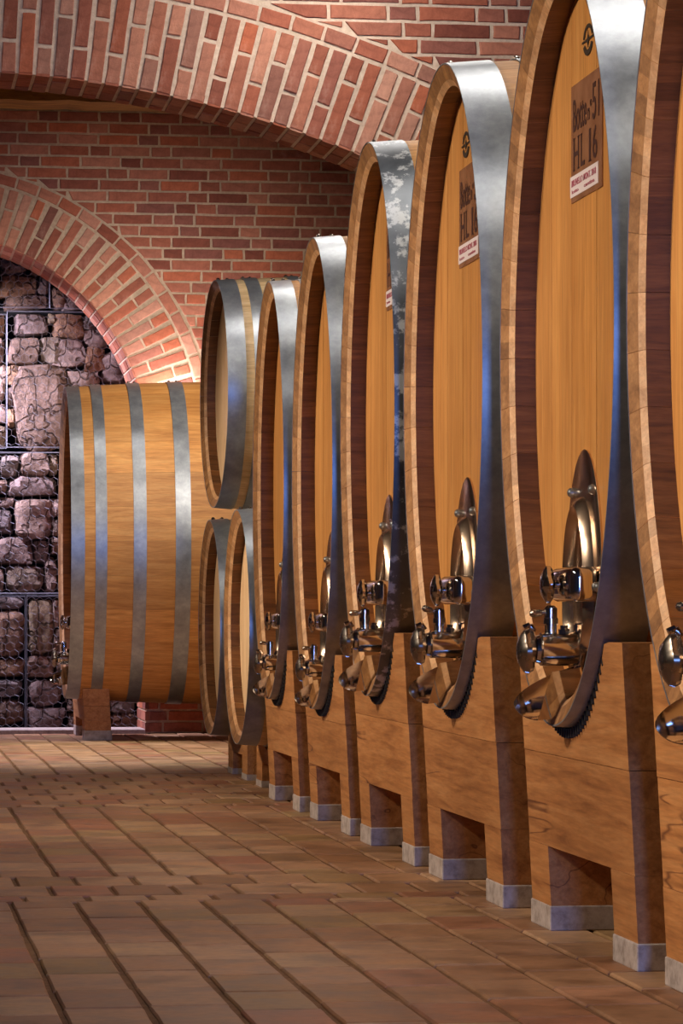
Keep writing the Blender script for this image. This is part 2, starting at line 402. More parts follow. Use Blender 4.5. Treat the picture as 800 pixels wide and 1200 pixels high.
# back wall with the arch opening cut out
a = arc(CXF, CZF, RF, 0, PI, 48)
outl = [(-3.4, 0), (-3.4, TOPZ), (3.4, TOPZ), (3.4, 0), (CXF + RF, 0)] + a + [(CXF - RF, 0)]
wb = wall_prism('wall_back', outl, YB, YB + .62, M['mortar'], 'red brick back wall with a round arch over the stone niche')
# near cross wall (a segmental arch across the aisle)
sp = math.acos((3.1 - CXN) / RN)
a = arc(CXN, CZN, RN, sp, PI - sp, 64)
outl = [(-3.4, 0), (-3.4, TOPZ), (3.4, TOPZ), (3.4, 0), (3.1, 0)] + a + [(a[-1][0], 0)]
wn = wall_prism('wall_cross', outl, YN, YN + .42, M['mortar_arch'], 'brick cross wall carried on a wide segmental arch over the aisle')

def courses(parent, yf, xlim, zlim, course, stretch, head, joint, arch, mats, part_if, skip=None, lim=300, seed=0):
    """bond of stretchers and headers with the arch's outer ring cut out of it"""
    cx, cz, ro = arch; rs = random.Random(seed); bricks = []
    nrow = int((zlim[1] - zlim[0]) / course)
    for r in range(nrow):
        z0 = zlim[0] + r * course + joint / 2; z1 = z0 + course - joint
        x = xlim[0] - (r % 2) * (stretch + head) / 2 - rs.uniform(0, .03); k = 0
        while x < xlim[1]:
            w = stretch if rs.random() < .55 + (.25 if k == 1 else -.2) else head
            k = 0 if w == stretch else 1
            xa, xb = x + joint / 2, x + w - joint / 2; x += w
            def cut(z):                       # half-width of the ring at this height
                if z - cz <= 0: return RF_half(z) if arch_straight else ro
                return math.sqrt(max(0, ro * ro - (z - cz) ** 2))
            h0, h1 = cut(z0), cut(z1)
            L0, L1 = xa, xa; R0, R1 = xb, xb
            if h0 > 0 or h1 > 0:
                mid = (xa + xb) / 2
                if mid > cx:
                    if xb < cx + min(h0, h1) + .03: continue
                    L0, L1 = min(max(xa, cx + h0 + joint), xb - .004), max(xa, cx + h1 + joint)
                else:
                    if xa > cx - min(h0, h1) - .03: continue
                    R0, R1 = max(min(xb, cx - h0 - joint), xa + .004), min(xb, cx - h1 - joint)
            if R1 - L1 < .012: continue
            za = z0
            xe = (xb - cx) if (xa + xb) / 2 > cx else (cx - xa)      # the far corner may itself stand over the ring
            if z1 > cz and 0 < xe < h0 + joint: za = max(z0, min(z1 - .006, cz + math.sqrt(max(0, ro * ro - xe * xe)) + joint))
            if z1 - za < .012: continue
            bricks.append([(L0, za), (R0, za), (R1, z1), (L1, z1)])
    return bricks
arch_straight = False
def RF_half(z): return RF + .004
def lay(parent, bricks, yf, depth, mat, lim, pred, seed=0, name='brick'):
    scored = []
    for b in bricks:
        cx = sum(p[0] for p in b) / 4; cz = sum(p[1] for p in b) / 4; scored.append((b, cx, cz))
    parts = [q for q in scored if pred(q[1], q[2])][:lim]
    ids = set(id(q) for q in parts)
    for i, (b, cx, cz) in enumerate(parts):
        mb = MB(); brick_geo(mb, [(x - cx, z - cz) for x, z in b], 0, depth, seed + i)
        mb.build(name, mat, parent, (cx, yf, cz))
    rest = MB(); k = 0
    for q in scored:
        if id(q) not in ids: brick_geo(rest, q[0], yf, depth, seed + 5000 + k); k += 1
    if k: o = rest.build(name + 's', mat, parent); o['kind'] = 'stuff'
def ring(cx, cz, r0, r1, a0, a1, pitch, joint, big=.24, small=.12):
    """voussoirs: each course a long brick and a short one, alternating"""
    out = []; n = int(round((a1 - a0) * r0 / pitch)); rs = random.Random(5)
    for i in range(n):
        b0 = a0 + (a1 - a0) * i / n; b1 = a0 + (a1 - a0) * (i + 1) / n
        T = r1 - r0; s = T * (.66 if i % 2 else .34) + rs.uniform(-.012, .012)
        for q0, q1 in ((r0 + .002, r0 + s - joint / 2), (r0 + s + joint / 2, r1 - joint * .3)):
            hw_ = (b1 - b0) * r0 / 2 - joint / 2; bm_ = (b0 + b1) / 2
            f = lambda r, bb, sg: (cx + r * math.cos(bm_ - sg * hw_ / r), cz + r * math.sin(bm_ - sg * hw_ / r))
            out.append([f(q0, b1, -1), f(q1, b1, -1), f(q1, b0, 1), f(q0, b0, 1)])
    return out
def ring_head(cx, cz, r0, r1, a0, a1, length, joint):
    out = []; n = int(round((a1 - a0) * r1 / length))
    for i in range(n):
        b0 = a0 + (a1 - a0) * i / n + joint / 2 / r1; b1 = a0 + (a1 - a0) * (i + 1) / n - joint / 2 / r1
        f = lambda r, bb: (cx + r * math.cos(bb), cz + r * math.sin(bb))
        out.append([f(r0, b1), f(r1, b1), f(r1, b0), f(r0, b0)])
    return out
# --- back wall courses
arch_straight = True
bk = courses(None, YB, (-3.3, 3.3), (0.0, 3.70), .0662, .235, .122, .013, (CXF, CZF, RF + .405), None, None, seed=4)
bk = [b for b in bk if not (b[0][1] < CZF and abs((b[0][0] + b[1][0]) / 2 - CXF) < RF + .02)]
def vis_back(x, z):
    return in_view(x, YB, z, 12) and x < 2.45 and (z > 1.9) and x > 0.6
lay(wb, bk, YB - .006, .05, M['brick'], 300, vis_back, 100)
rg = ring(CXF, CZF, RF, RF + .325, 0.0, PI, .0665, .013)
lay(wb, rg, YB - .007, .05, M['arch_brick'], 300, lambda x, z: x > .3, 9000, 'voussoir')
rh = ring_head(CXF, CZF, RF + .338, RF + .398, 0.0, PI, .136, .013)
lay(wb, rh, YB - .007, .05, M['arch_brick'], 300, lambda x, z: x > .3, 9500, 'ring_brick')
# soffit and jamb bricks of both arches, set just proud of the mortar
def soffit(parent, cx, cz, r, a0, a1, pitch, y0, y1, rows, mat, joint, name):
    n = int(round((a1 - a0) * r / pitch)); mb = MB(); rs = random.Random(2)
    for i in range(n):
        b0 = a0 + (a1 - a0) * i / n + joint / 2 / r; b1 = a0 + (a1 - a0) * (i + 1) / n - joint / 2 / r
        off = (i % 2) * (y1 - y0) / rows * .5
        ys = [y0] + [y0 + (y1 - y0) * (k + .5 if i % 2 else k + 1) / rows for k in range(rows)]
        ys = [v for v in ys if v < y1 - .04] + [y1]
        for ya, yb in zip(ys[:-1], ys[1:]):
            ya += joint / 2 if ya > y0 else 0; yb -= joint / 2
            p = .005 + rs.uniform(-.001, .002)
            P = lambda rr, bb, y: (cx + rr * math.cos(bb), y, cz + rr * math.sin(bb))
            vs = [P(r - p, b0, ya), P(r - p, b1, ya), P(r - p, b1, yb), P(r - p, b0, yb), P(r + .03, b0, ya), P(r + .03, b1, ya), P(r + .03, b1, yb), P(r + .03, b0, yb)]
            mb.add(vs, [(0, 1, 2, 3), (4, 5, 1, 0), (5, 6, 2, 1), (6, 7, 3, 2), (7, 4, 0, 3), (7, 6, 5, 4)])
    o = mb.build(name, mat, parent); o['kind'] = 'stuff'
soffit(wb, CXF, CZF, RF, 0, PI, .0665, YB - .004, YB + .6, 3, M['arch_brick'], .013, 'soffit_bricks')
mb = MB()
for i in range(25):
    z0 = i * .0662 + .006
    for k in range(3): 
        ya = YB - .004 + k * .21 + (.1 if i % 2 and k else 0); yb = min(YB + .6, YB + (k + 1) * .21 + (.1 if i % 2 else 0) - .012)
        if yb - ya > .03:
            mb.box((CXF + RF - .006, ya, z0), (CXF + RF + .03, yb, z0 + .053))
            mb.box((CXF - RF - .03, ya, z0), (CXF - RF + .006, yb, z0 + .053))
o = mb.build('jamb_bricks', M['brick'], wb); o['kind'] = 'stuff'
# --- near cross wall
arch_straight = False
A0, A1 = sp, PI - sp
rg = ring(CXN, CZN, RN, RN + .375, A0, A1, .0712, .0155)
lay(wn, rg, YN - .007, .05, M['arch_brick'], 300, lambda x, z: -.3 < x < 3.0, 12000, 'voussoir')
rh = ring_head(CXN, CZN, RN + .389, RN + .449, A0, A1, .142, .014)
lay(wn, rh, YN - .007, .05, M['arch_brick'], 300, lambda x, z: -.3 < x < 3.0, 12500, 'ring_brick')
ck = courses(None, YN, (-3.3, 3.38), (2.0, 3.72), .069, .25, .125, .014, (CXN, CZN, RN + .456), None, None, seed=9)
ck = [b for b in ck if b[0][1] > CZN + (RN + .4) * math.sin(sp) - .3]
lay(wn, ck, YN - .006, .05, M['brick'], 300, lambda x, z: in_view(x, YN, z, 15) and x > 1.5, 13000)
soffit(wn, CXN, CZN, RN, A0, A1, .0712, YN - .004, YN + .415, 2, M['arch_brick'], .0155, 'soffit_bricks')

mb = MB(); mb.box((-3.6, -4.0, 0), (-3.4, 22, TOPZ)); struct(mb.build('wall_left', M['plaster']))
mb = MB(); mb.box((3.4, -4.0, 0), (3.6, 22, TOPZ)); struct(mb.build('wall_right', M['plaster']))
mb = MB(); mb.box((-3.6, -4.0, TOPZ), (3.6, 22, TOPZ + .15)); struct(mb.build('ceiling', M['plaster']))
mb = MB(); mb.box((-3.4, 21.9, 0), (3.4, 22, TOPZ)); struct(mb.build('wall_far', M['dark']))
mb = MB()
mb.box((-3.4, -4.0, 0), (-.25, -3.85, TOPZ)); mb.box((1.45, -4.0, 0), (3.4, -3.85, TOPZ)); mb.box((-.25, -4.0, 2.6), (1.45, -3.85, TOPZ))
struct(mb.build('wall_front', M['plaster']))
# timber at the head of the back wall
b = MB()
rs = random.Random(8)
N = 60; prof = []
for i in range(N + 1):
    x = -3.38 + 6.76 * i / N
    prof.append((x, 3.645 + rs.uniform(-.008, .008), 3.752, 19.2 + rs.uniform(-.008, .008), 19.49))
vs = []
for x, z0, z1, y0, y1 in prof: vs += [(x, y0, z0 + .01), (x, y1, z0), (x, y1, z1), (x, y0, z1)]
fs = []
for i in range(N):
    for k in range(4): fs.append((i * 4 + k, i * 4 + (k + 1) % 4, (i + 1) * 4 + (k + 1) % 4, (i + 1) * 4 + k))
b.add(vs, fs + [(0, 1, 2, 3), tuple(N * 4 + k for k in (3, 2, 1, 0))])
struct(b.build('trim_1', M['old_beam']), 'rough old timber beam along the top of the back wall')
for k, y in enumerate((17.2, 15.3)):
    b = MB(); b.box((-3.38, y, 3.60), (3.38, y + .22, 3.751), 0, .012); struct(b.build('trim_%d' % (k + 2), M['old_beam']), 'old timber ceiling beam in the bay before the back wall')

# ------------------------------------------------------------------ gabions of field stone in the niche
YG = 20.15
def gx(px, py): return at_plane(px, py, YG)
GB = {}
def gabion(key, label, box):
    x0, z1 = gx(box[0], box[1]); x1, z0 = gx(box[2], box[3])
    z0 = max(z0, .005)
    e = thing('gabion_basket', label, 'stone basket', ((x0 + x1) / 2, YG, z0)); GB[key] = (e, x0, x1, z0, z1)
def stone(key, px, seed):
    e, x0, x1, z0, z1 = GB[key]
    a0, c1 = gx(px[0], px[1]); a1, c0 = gx(px[2], px[3])
    w, h = (a1 - a0) * .5 * .99, (c1 - c0) * .5 * .99; d = min(.10 + .35 * min(w, h), .2)
    cx, cz = (a0 + a1) / 2, (c0 + c1) / 2
    cz = max(cz, z0 + h * .98)
    rs = random.Random(seed); bm = bmesh.new(); bmesh.ops.create_cube(bm, size=2)
    bmesh.ops.subdivide_edges(bm, edges=bm.edges[:], cuts=3 if w * h < .01 else 5, use_grid_fill=True)
    off = Vector((seed * 3.7, seed * 1.3, 0)); p = rs.uniform(4.0, 8.0) if w * h < .05 else 7.0
    tilt = rs.uniform(-.07, .07); tap = rs.uniform(-.12, .12); tap2 = rs.uniform(-.10, .10)
    if w * h > .05: tap = tap2 = tilt = .02
    for v in bm.verts:
        c = v.co.copy(); L = (abs(c.x) ** p + abs(c.y) ** p + abs(c.z) ** p) ** (1 / p); c /= L
        x = c.x * (1 + tap * c.z) ; z = c.z * (1 + tap2 * c.x)
        nn = noise.noise(Vector((c.x * w * 9, c.y * 1.5, c.z * h * 9)) + off) * .20 + noise.noise(Vector((c.x * w * 28, c.y * 3, c.z * h * 28)) + off) * .11
        k = 1 + nn * min(1, .05 / min(w, h) + .35)
        y = c.y * d * k + noise.noise(Vector((c.x * w * 22, 5, c.z * h * 22)) + off) * .03
        x, z = x * k * w, z * k * h
        x, z = x + tilt * z * .5, z - tilt * x * .15
        v.co = Vector((x, y, z))
    mb = MB(); mb.add([v.co[:] for v in bm.verts], [[v.index for v in f.verts] for f in bm.faces], 0, True); bm.free()
    o = mb.build('stone', M['stone'], e, (cx - e.location.x, .13, cz - e.location.z))
def hexnet(key, s=.052):
    e, x0, x1, z0, z1 = GB[key]; mb = MB(); r = .0015
    dx = s * 1.0; dz = s * 1.15; rs = random.Random(3)
    def V(x, z): return (x + .006 * noise.noise(Vector((x * 30, 0, z * 30))), -.045 + .022 * noise.noise(Vector((x * 7, 3, z * 7))), z + .006 * noise.noise(Vector((x * 30, 9, z * 30))))
    def seg(a, b):
        if not (x0 <= a[0] <= x1 and x0 <= b[0] <= x1 and z0 <= a[1] <= z1 and z0 <= b[1] <= z1): return
        A, B = V(*a), V(*b); A = Vector(A); B = Vector(B); d = (B - A).normalized(); u = d.cross(Vector((0, 1, 0))).normalized(); w = Vector((0, 1, 0))
        vs = []
        for Q in (A, B):
            for k in range(3): an = 2 * PI * k / 3; vs.append(Q + u * r * math.cos(an) + w * r * math.sin(an))
        mb.add([(v.x - e.location.x, v.y, v.z - e.location.z) for v in vs], [(0, 1, 4, 3), (1, 2, 5, 4), (2, 0, 3, 5)])
    nz = int((z1 - z0) / (dz * .75)) + 1; nx = int((x1 - x0) / dx) + 2
    for j in range(nz):
        for i in range(nx):
            cx = x0 + (i + .5 * (j % 2)) * dx; cz = z0 + j * dz * .75
            h = dz / 2; q = dz / 4; w = dx / 2
            seg((cx, cz + h), (cx + w, cz + q)); seg((cx + w, cz + q), (cx + w, cz - q)); seg((cx, cz + h), (cx - w, cz + q))
    o = mb.build('wire_mesh', M['wire'], e); o['kind'] = 'stuff'
    fr = MB()
    for (ax, az), (bx, bz) in (((x0, z0), (x1, z0)), ((x1, z0), (x1, z1)), ((x1, z1), (x0, z1)), ((x0, z1), (x0, z0))):
        for q in range(2):
            n = 14; pts = []
            for i in range(n + 1):
                t = i / n; pts.append((ax + (bx - ax) * t - e.location.x + .004 * noise.noise(Vector((i, q, 1))), -.05 + q * .01 + .004 * noise.noise(Vector((i, q, 4))), az + (bz - az) * t - e.location.z + .006 * noise.noise(Vector((i * .9, q, 7))) + (.006 if q else 0)))
            fr.tube(pts, .0013, 5)
    fr.build('frame_wire', M['wire'], e)
baskets = [
 ('ta', 'wire basket of grey stones at the top of the niche, left side', (-312, 262, 57, 362)),
 ('tb', 'small stone filled wire basket under the arch, upper right of niche', (58, 262, 170, 364)),
 ('ua', 'narrow strip of stones in wire left of the largest grey stone', (-312, 366, 7, 526)),
 ('ub', 'wire basket holding the one big tall cracked stone', (8, 366, 170, 526)),
 ('ma', 'wire basket of brown and tan stones in the middle of the niche', (-312, 529, 170, 696)),
 ('la', 'bottom wire basket of stones in the left corner of the niche', (-312, 699, 29, 858)),
 ('lb', 'bottom wire basket of stones standing beside and behind the far cask', (31, 699, 170, 858))]
for b_ in baskets: gabion(*b_)
stones = dict(
 ta=[(0,301,33,321),(0,322,44,349),(44,323,57,345),(5,348,58,366),(36,312,48,323),(-28,300,-3,330),(-30,333,-4,362),(0,284,30,299),(-30,270,-2,297)],
 tb=[(61,334,79,361),(72,343,101,366),(60,310,78,332),(80,318,104,341),(104,345,128,366),(130,340,165,366)],
 ua=[(-8,366,6,394),(-8,395,5,425),(-8,428,7,470),(-8,473,7,495),(-8,497,7,526),(-34,366,-10,400),(-34,402,-10,450),(-34,452,-10,490),(-34,492,-10,526)],
 ub=[(17,366,56,393),(64,367,100,397),(98,368,119,386),(56,367,66,379),(98,385,127,407),(9,394,46,427),(46,394,70,426),(60,396,102,431),(100,406,125,435),(118,411,148,449),(78,433,117,458),(9,427,26,452),(15,426,77,527),(9,453,20,476),(8,478,18,500),(120,450,150,480),(80,460,118,500),(120,484,160,524),(80,502,118,526),(128,380,165,410)],
 ma=[(23,529,58,558),(0,533,22,560),(58,532,68,556),(10,558,66,582),(-4,562,9,579),(-4,583,17,595),(-4,596,15,625),(18,585,60,632),(59,584,69,606),(60,608,69,628),(-4,629,38,661),(39,633,57,660),(6,662,52,694),(53,652,67,694),(60,630,70,650),(-6,665,5,694),(72,532,110,580),(112,532,155,575),(72,583,120,640),(122,580,158,640),(72,643,105,694),(107,645,156,694),(-34,532,-6,580),(-34,583,-8,640),(-34,643,-8,694)],
 la=[(-3,700,27,714),(-3,715,29,771),(-3,773,28,794),(-3,797,27,817),(-3,819,28,848),(-34,702,-5,750),(-34,753,-5,800),(-34,803,-5,850)],
 lb=[(33,703,64,768),(62,702,70,736),(62,738,71,768),(32,769,64,795),(33,797,73,829),(32,831,76,856),(66,770,92,796),(76,799,98,816),(78,817,100,835),(100,812,125,836),(128,814,158,836),(80,837,98,857),(101,838,128,857),(131,838,162,857),(95,768,150,810),(74,704,110,764),(113,704,160,764)])
rs = random.Random(12)
for k, (ya, yb) in dict(ta=(266, 360), ua=(368, 525), ma=(531, 694), la=(701, 852)).items():
    y = ya
    while y < yb - 12:
        h_ = min(rs.uniform(26, 44), yb - y)
        if yb - (y + h_) < 14: h_ = yb - y
        x = -308
        while x < -40:
            w_ = min(rs.uniform(28, 58), -37 - x)
            if -37 - (x + w_) < 14: w_ = -37 - x
            stones[k].append((x, y + rs.uniform(0, 3), x + w_ - 2, y + h_ - 1)); x += w_
        y += h_
stones['ta'] = [q for q in stones['ta'] if q[0] > -35 or q[1] > 320 or (-300 < q[0] < -36)]
sd = 1
for k, L in stones.items():
    for q in L: stone(k, q, sd); sd += 1
for b_ in baskets: hexnet(b_[0])
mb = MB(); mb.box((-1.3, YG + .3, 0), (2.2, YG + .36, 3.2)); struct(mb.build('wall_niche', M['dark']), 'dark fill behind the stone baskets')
mb = MB(); mb.box((CXF - RF, YB + .02, -.006), (CXF + RF, YB + .42, .02), 0, .004); struct(mb.build('trim_4', M['pad']), 'low stone sill along the foot of the niche')

# ------------------------------------------------------------------ casks
def ell_pts(a, b, n, dense=720):
    """n parameter angles at equal arc length round an ellipse (a along y, b along z)"""
    cum = [0]; pr = (a, 0)
    for i in range(1, dense + 1):
        t = 2 * PI * i / dense; p = (a * math.cos(t), b * math.sin(t)); cum.append(cum[-1] + math.dist(p, pr)); pr = p
    out = []; j = 0
    for k in range(n):
        s_ = cum[-1] * k / n
        while cum[j + 1] < s_: j += 1
        out.append(2 * PI * (j + (s_ - cum[j]) / (cum[j + 1] - cum[j])) / dense)
    return out
def S(x, L, k): return 1 + k * (1 - (2 * x / L - 1) ** 2)
def mesh_cask(W, H, L, k, nst, seed, pale, hoops, tw=.055, chime=.05, mats=None):
    """returns list of (name, mesh, parentkey). local: x into the cask, z from its underside"""
    a, b = W / 2, H / 2; zc = b; parts = []
    rs = random.Random(seed)
    th = ell_pts(a, b, nst); tilt = rs.uniform(0, .05)
    for i in range(nst):
        t0 = th[i] + tilt; t1 = (th[(i + 1) % nst] if i < nst - 1 else 2 * PI + th[0]) + tilt
        g = .0005 / max(a, b) ; sub = 3
        prof = [(0.0, 0.0, 0), (0.013, tw * .70, 0), (0.010 + .014, tw, 1), (.024 + chime, tw, 2)]
        inner = [(.024 + chime, tw), (L * .5, tw), (L - .02, tw)]
        xs = [0.0, .03, .1, .2, .32, .45, .58, .72, .86, 1.0]
        cols = []
        for c in range(sub + 1):
            t = t0 + g + (t1 - t0 - 2 * g) * c / sub; ct, st = math.cos(t), math.sin(t)
            def P(x, d):
                s_ = S(x, L, k); return (x, (a * s_ - d) * ct, zc + (b * s_ - d) * st)
            outer = [P(f * L, 0) for f in xs[1:]]
            front = [P(0, 0), P(.013, tw * .70), P(.024, tw), P(.024 + chime, tw)]
            inn = [P(L * .35, tw), P(L * .65, tw), P(L - .01, tw)]
            cols.append(front + inn + outer[::-1])     # closed loop: front inwards, inside, back, outside home
        n = len(cols[0]); mb = MB(); vs = [v for c in cols for v in c]; mb.v = vs
        for c in range(sub):
            for q in range(n):
                q2 = (q + 1) % n; mb.f.append([c * n + q, c * n + q2, (c + 1) * n + q2, (c + 1) * n + q])
                mb.m.append({0: 1, 1: 2, 2: 3}.get(q, 0)); mb.sm.append(q > 5)
        mb.f.append(list(range(n))); mb.m.append(0); mb.sm.append(False)
        mb.f.append([sub * n + q for q in range(n)][::-1]); mb.m.append(0); mb.sm.append(False)
        me = mb.mesh('stave', mats['stave']); nl = []
        for p in me.polygons:
            for vi in p.vertices:
                if p.use_smooth:
                    v = me.vertices[vi].co; s_ = S(v.x, L, k); sl = -k * 2 * (2 * v.x / L - 1) * 2 / L
                    nv = Vector((-sl * .6, v.y / (a * s_) ** 2, (v.z - zc) / (b * s_) ** 2)); q_ = Vector((0, nv.y, nv.z)).normalized()
                    nv = Vector((-sl * a, q_.y, q_.z)).normalized()
                    if nv.dot(p.normal) < 0: nv = -nv
                    nl.append(nv)
                else: nl.append(p.normal.copy())
        me.normals_split_custom_set(nl)
        parts.append(('stave', me, None))
    # head boards, upright
    hx = .024 + chime; s_ = S(hx, L, k); ha, hb = a * s_ - tw + .004, b * s_ - tw + .004
    nb = max(6, int(round(2 * ha / .115))); e = []
    y = -ha
    ws = [rs.uniform(.8, 1.2) for _ in range(nb)]; tot = sum(ws)
    for w in ws:
        y2 = y + 2 * ha * w / tot; m = 8; ol = []
        for q in range(m + 1):
            yy = y + .0006 + (y2 - y - .0012) * q / m; ol.append((yy, zc + hb * math.sqrt(max(0, 1 - (yy / ha) ** 2))))
        for q in range(m, -1, -1):
            yy = y + .0006 + (y2 - y - .0012) * q / m; ol.append((yy, zc - hb * math.sqrt(max(0, 1 - (yy / ha) ** 2))))
        mb = MB(); mb.prism(ol, hx - .001 + rs.uniform(-.0006, .0006), hx + .035, 'x', 0)
        parts.append(('head_board', mb.mesh('head_board', [mats['head']]), None)); y = y2
    # back head in one piece
    mb = MB(); bx = L - .08; s_ = S(bx, L, k)
    ol = [((a * s_ - tw) * math.cos(t), zc + (b * s_ - tw) * math.sin(t)) for t in [2 * PI * q / 64 for q in range(64)]]
    mb.prism(ol, bx, bx + .035, 'x', 0); parts.append(('back_head', mb.mesh('back_head', [mats['head']]), None))
    # hoops
    for hi, (x0, x1) in enumerate(hoops):
        mb = MB(); n = 120; th_ = .0035; vs = []
        for q in range(n):
            t = 2 * PI * q / n; ct, st = math.cos(t), math.sin(t)
            for x, d in ((x0, .0006), (x1, .0006), (x1, th_ + .0006), (x0, th_ + .0006)):
                s_ = S(x, L, k); vs.append((x, (a * s_ + d) * ct, zc + (b * s_ + d) * st))
        fs = []; 
        mb.v = vs
        for q in range(n):
            q2 = (q + 1) % n
            for c in range(4):
                mb.f.append([q * 4 + c, q * 4 + (c + 1) % 4, q2 * 4 + (c + 1) % 4, q2 * 4 + c]); mb.m.append(0); mb.sm.append(True)
        me = mb.mesh('hoop', [mats['hoop']])
        # crisp edges
        att = me.attributes.new('sharp_edge', 'BOOLEAN', 'EDGE')
        bm = bmesh.new(); bm.from_mesh(me); 
        for ed in bm.edges:
            if len(ed.link_faces) == 2 and ed.calc_face_angle(0) > .6: ed.smooth = False
        bm.to_mesh(me); bm.free()
        rv = []; xm = (x0 + x1) / 2; tt = PI / 2 + rs.uniform(-.03, .03); s_ = S(xm, L, k)
        for q in (-1, 1):
            xq = xm + q * (x1 - x0) * .25
            r = MB(); r.lathe([(-.002, .008), (.005, .008), (.009, .004)], (xq, (a * s_ + th_) * math.cos(tt), zc + (b * s_ + th_) * math.sin(tt)), (0, math.cos(tt), math.sin(tt)), 10); rv.append(r.mesh('rivet', [mats['rivet']]))
        parts.append(('hoop', me, rv))
    return parts
cask_mats = dict(stave=[M['stave'], M['endgrain'], M['bevel'], M['chime']], head=M['head'], hoop=M['hoop'], rivet=M['steel_dull'])
pale_mats = dict(stave=[M['stave_pale'], M['endgrain'], M['bevel'], M['chime']], head=M['head_pale'], hoop=M['hoop'], rivet=M['steel_dull'])
mid_mats = dict(stave=[M['stave'], M['endgrain'], M['bevel'], M['chime']], head=M['head'], hoop=M['hoop'], rivet=M['steel_dull'])
def put_cask(parts, label, loc, group, rz=0, name='oak_cask'):
    e = thing(name, label, 'barrel', loc, group, rz)
    for nm, me, sub in parts:
        o = link(nm, me, e)
        for r_ in sub or (): link('rivet', r_, o)
    return e

def text_mesh(body, size, mat, sx=1.0, bold=0.0):
    cu = bpy.data.curves.new('t', 'FONT'); cu.body = body; cu.size = size; cu.extrude = .0004; cu.offset = bold
    cu.align_x = 'LEFT'; cu.resolution_u = 3
    to = bpy.data.objects.new('t', cu); scene.collection.objects.link(to)
    dg = bpy.context.evaluated_depsgraph_get(); me = bpy.data.meshes.new_from_object(to.evaluated_get(dg))
    bpy.data.objects.remove(to); bpy.data.curves.remove(cu)
    return me
def text_to(mb, body, y_left, z_base, x, height, width, bold=0.0, m=0):
    """text on a cask head seen from -x: reads from far (+y) to near (-y); fitted to width and height"""
    me = text_mesh(body, 1.0, None, 1.0, bold)
    xs = [v.co.x for v in me.vertices]; ys = [v.co.y for v in me.vertices]
    x0, x1, y0, y1 = min(xs), max(xs), 0.0, max(ys)
    vs = [(x - (v.co.z) * 1.0, y_left - (v.co.x - x0) / (x1 - x0) * width, z_base + v.co.y / y1 * height) for v in me.vertices]
    mb.add(vs, [list(p.vertices) for p in me.polygons], m); bpy.data.meshes.remove(me)

def label_plate(e, hx, yc, z0, z1, w, number):
    """brown card with large lettering and a white sticker under it"""
    p = MB(); yl = yc + w / 2; p.box((hx - .004, yc - w / 2, z0), (hx, yl, z1), 0, .001)
    o = p.build('label_plate', M['card'], e); o['label'] = 'brown label card with dark lettering'
    h = z1 - z0; t = MB()
    text_to(t, 'Botte', yl - .025 * w / .31, z0 + h * .60, hx - .0046, h * .27, w * .44, .003)
    text_to(t, 'n°', yl - w * .56, z0 + h * .62, hx - .0046, h * .16, w * .12, .003)
    text_to(t, number, yl - w * .71, z0 + h * .60, hx - .0046, h * .30, w * .22, .003)
    text_to(t, 'H', yl - w * .09, z0 + h * .27, hx - .0046, h * .27, w * .18, .002)
    text_to(t, 'L', yl - w * .33, z0 + h * .27, hx - .0046, h * .27, w * .13, .002)
    text_to(t, '1', yl - w * .60, z0 + h * .27, hx - .0046, h * .27, w * .06, .002)
    text_to(t, '6', yl - w * .72, z0 + h * .27, hx - .0046, h * .27, w * .14, .002)
    def serif(y0_, y1_, z_): t.box((hx - .0050, yl - w * y1_, z0 + h * z_), (hx - .0044, yl - w * y0_, z0 + h * (z_ + .011)))
    for q in (.075, .225): serif(q, q + .06, .264); serif(q, q + .06, .534)
    serif(.315, .375, .534); serif(.59, .68, .264)
    t.build('lettering', M['ink'], o)
    s2 = MB(); s2.box((hx - .0052, yc - w * .40, z0 + h * .045), (hx - .004, yl + .004, z0 + h * .225), 0); s2.build('sticker', M['sticker'], o)
    t = MB(); text_to(t, 'BRUNELLO MONT. 2018', yl - w * .04, z0 + h * .135, hx - .0056, h * .055, w * .80, .012)
    text_to(t, 'lotto', yl - w * .05, z0 + h * .075, hx - .0056, h * .03, w * .22, .01); text_to(t, 'cantina', yl - w * .45, z0 + h * .075, hx - .0056, h * .03, w * .34, .01)
    t.build('small_print', M['redprint'], o)
def emblem(e, hx, yc, zc, r):
    mb = MB(); X = hx - .0032; sy = 1.45
    def arcband(r0, r1, a0, a1, n=14):
        vs = []
        for i in range(n + 1):
            t = a0 + (a1 - a0) * i / n
            vs += [(X, yc - r0 * math.cos(t) * sy, zc + r0 * math.sin(t)), (X, yc - r1 * math.cos(t) * sy, zc + r1 * math.sin(t))]
        mb.add(vs, [(2 * i, 2 * i + 1, 2 * i + 3, 2 * i + 2) for i in range(n)])
    arcband(r * .74, r, math.radians(12), math.radians(168), 20); arcband(r * .62, r, math.radians(200), math.radians(340), 20)
    
    mb.box((X - .0002, yc - r * 1.75, zc - r * .06), (X + .0004, yc + r * 1.75, zc + r * .08))
    mb.prism([(yc - r * .35, zc), (yc, zc + r * .42), (yc + r * .35, zc), (yc, zc - r * .42)], X - .0004, X + .0004, 'x')
    mb.box((X - .0002, yc - r * .06, zc - r * .5), (X + .0004, yc + r * .06, zc + r * .6))
    mb.build('emblem', M['stamp'], e)['label'] = 'round black stamped emblem'

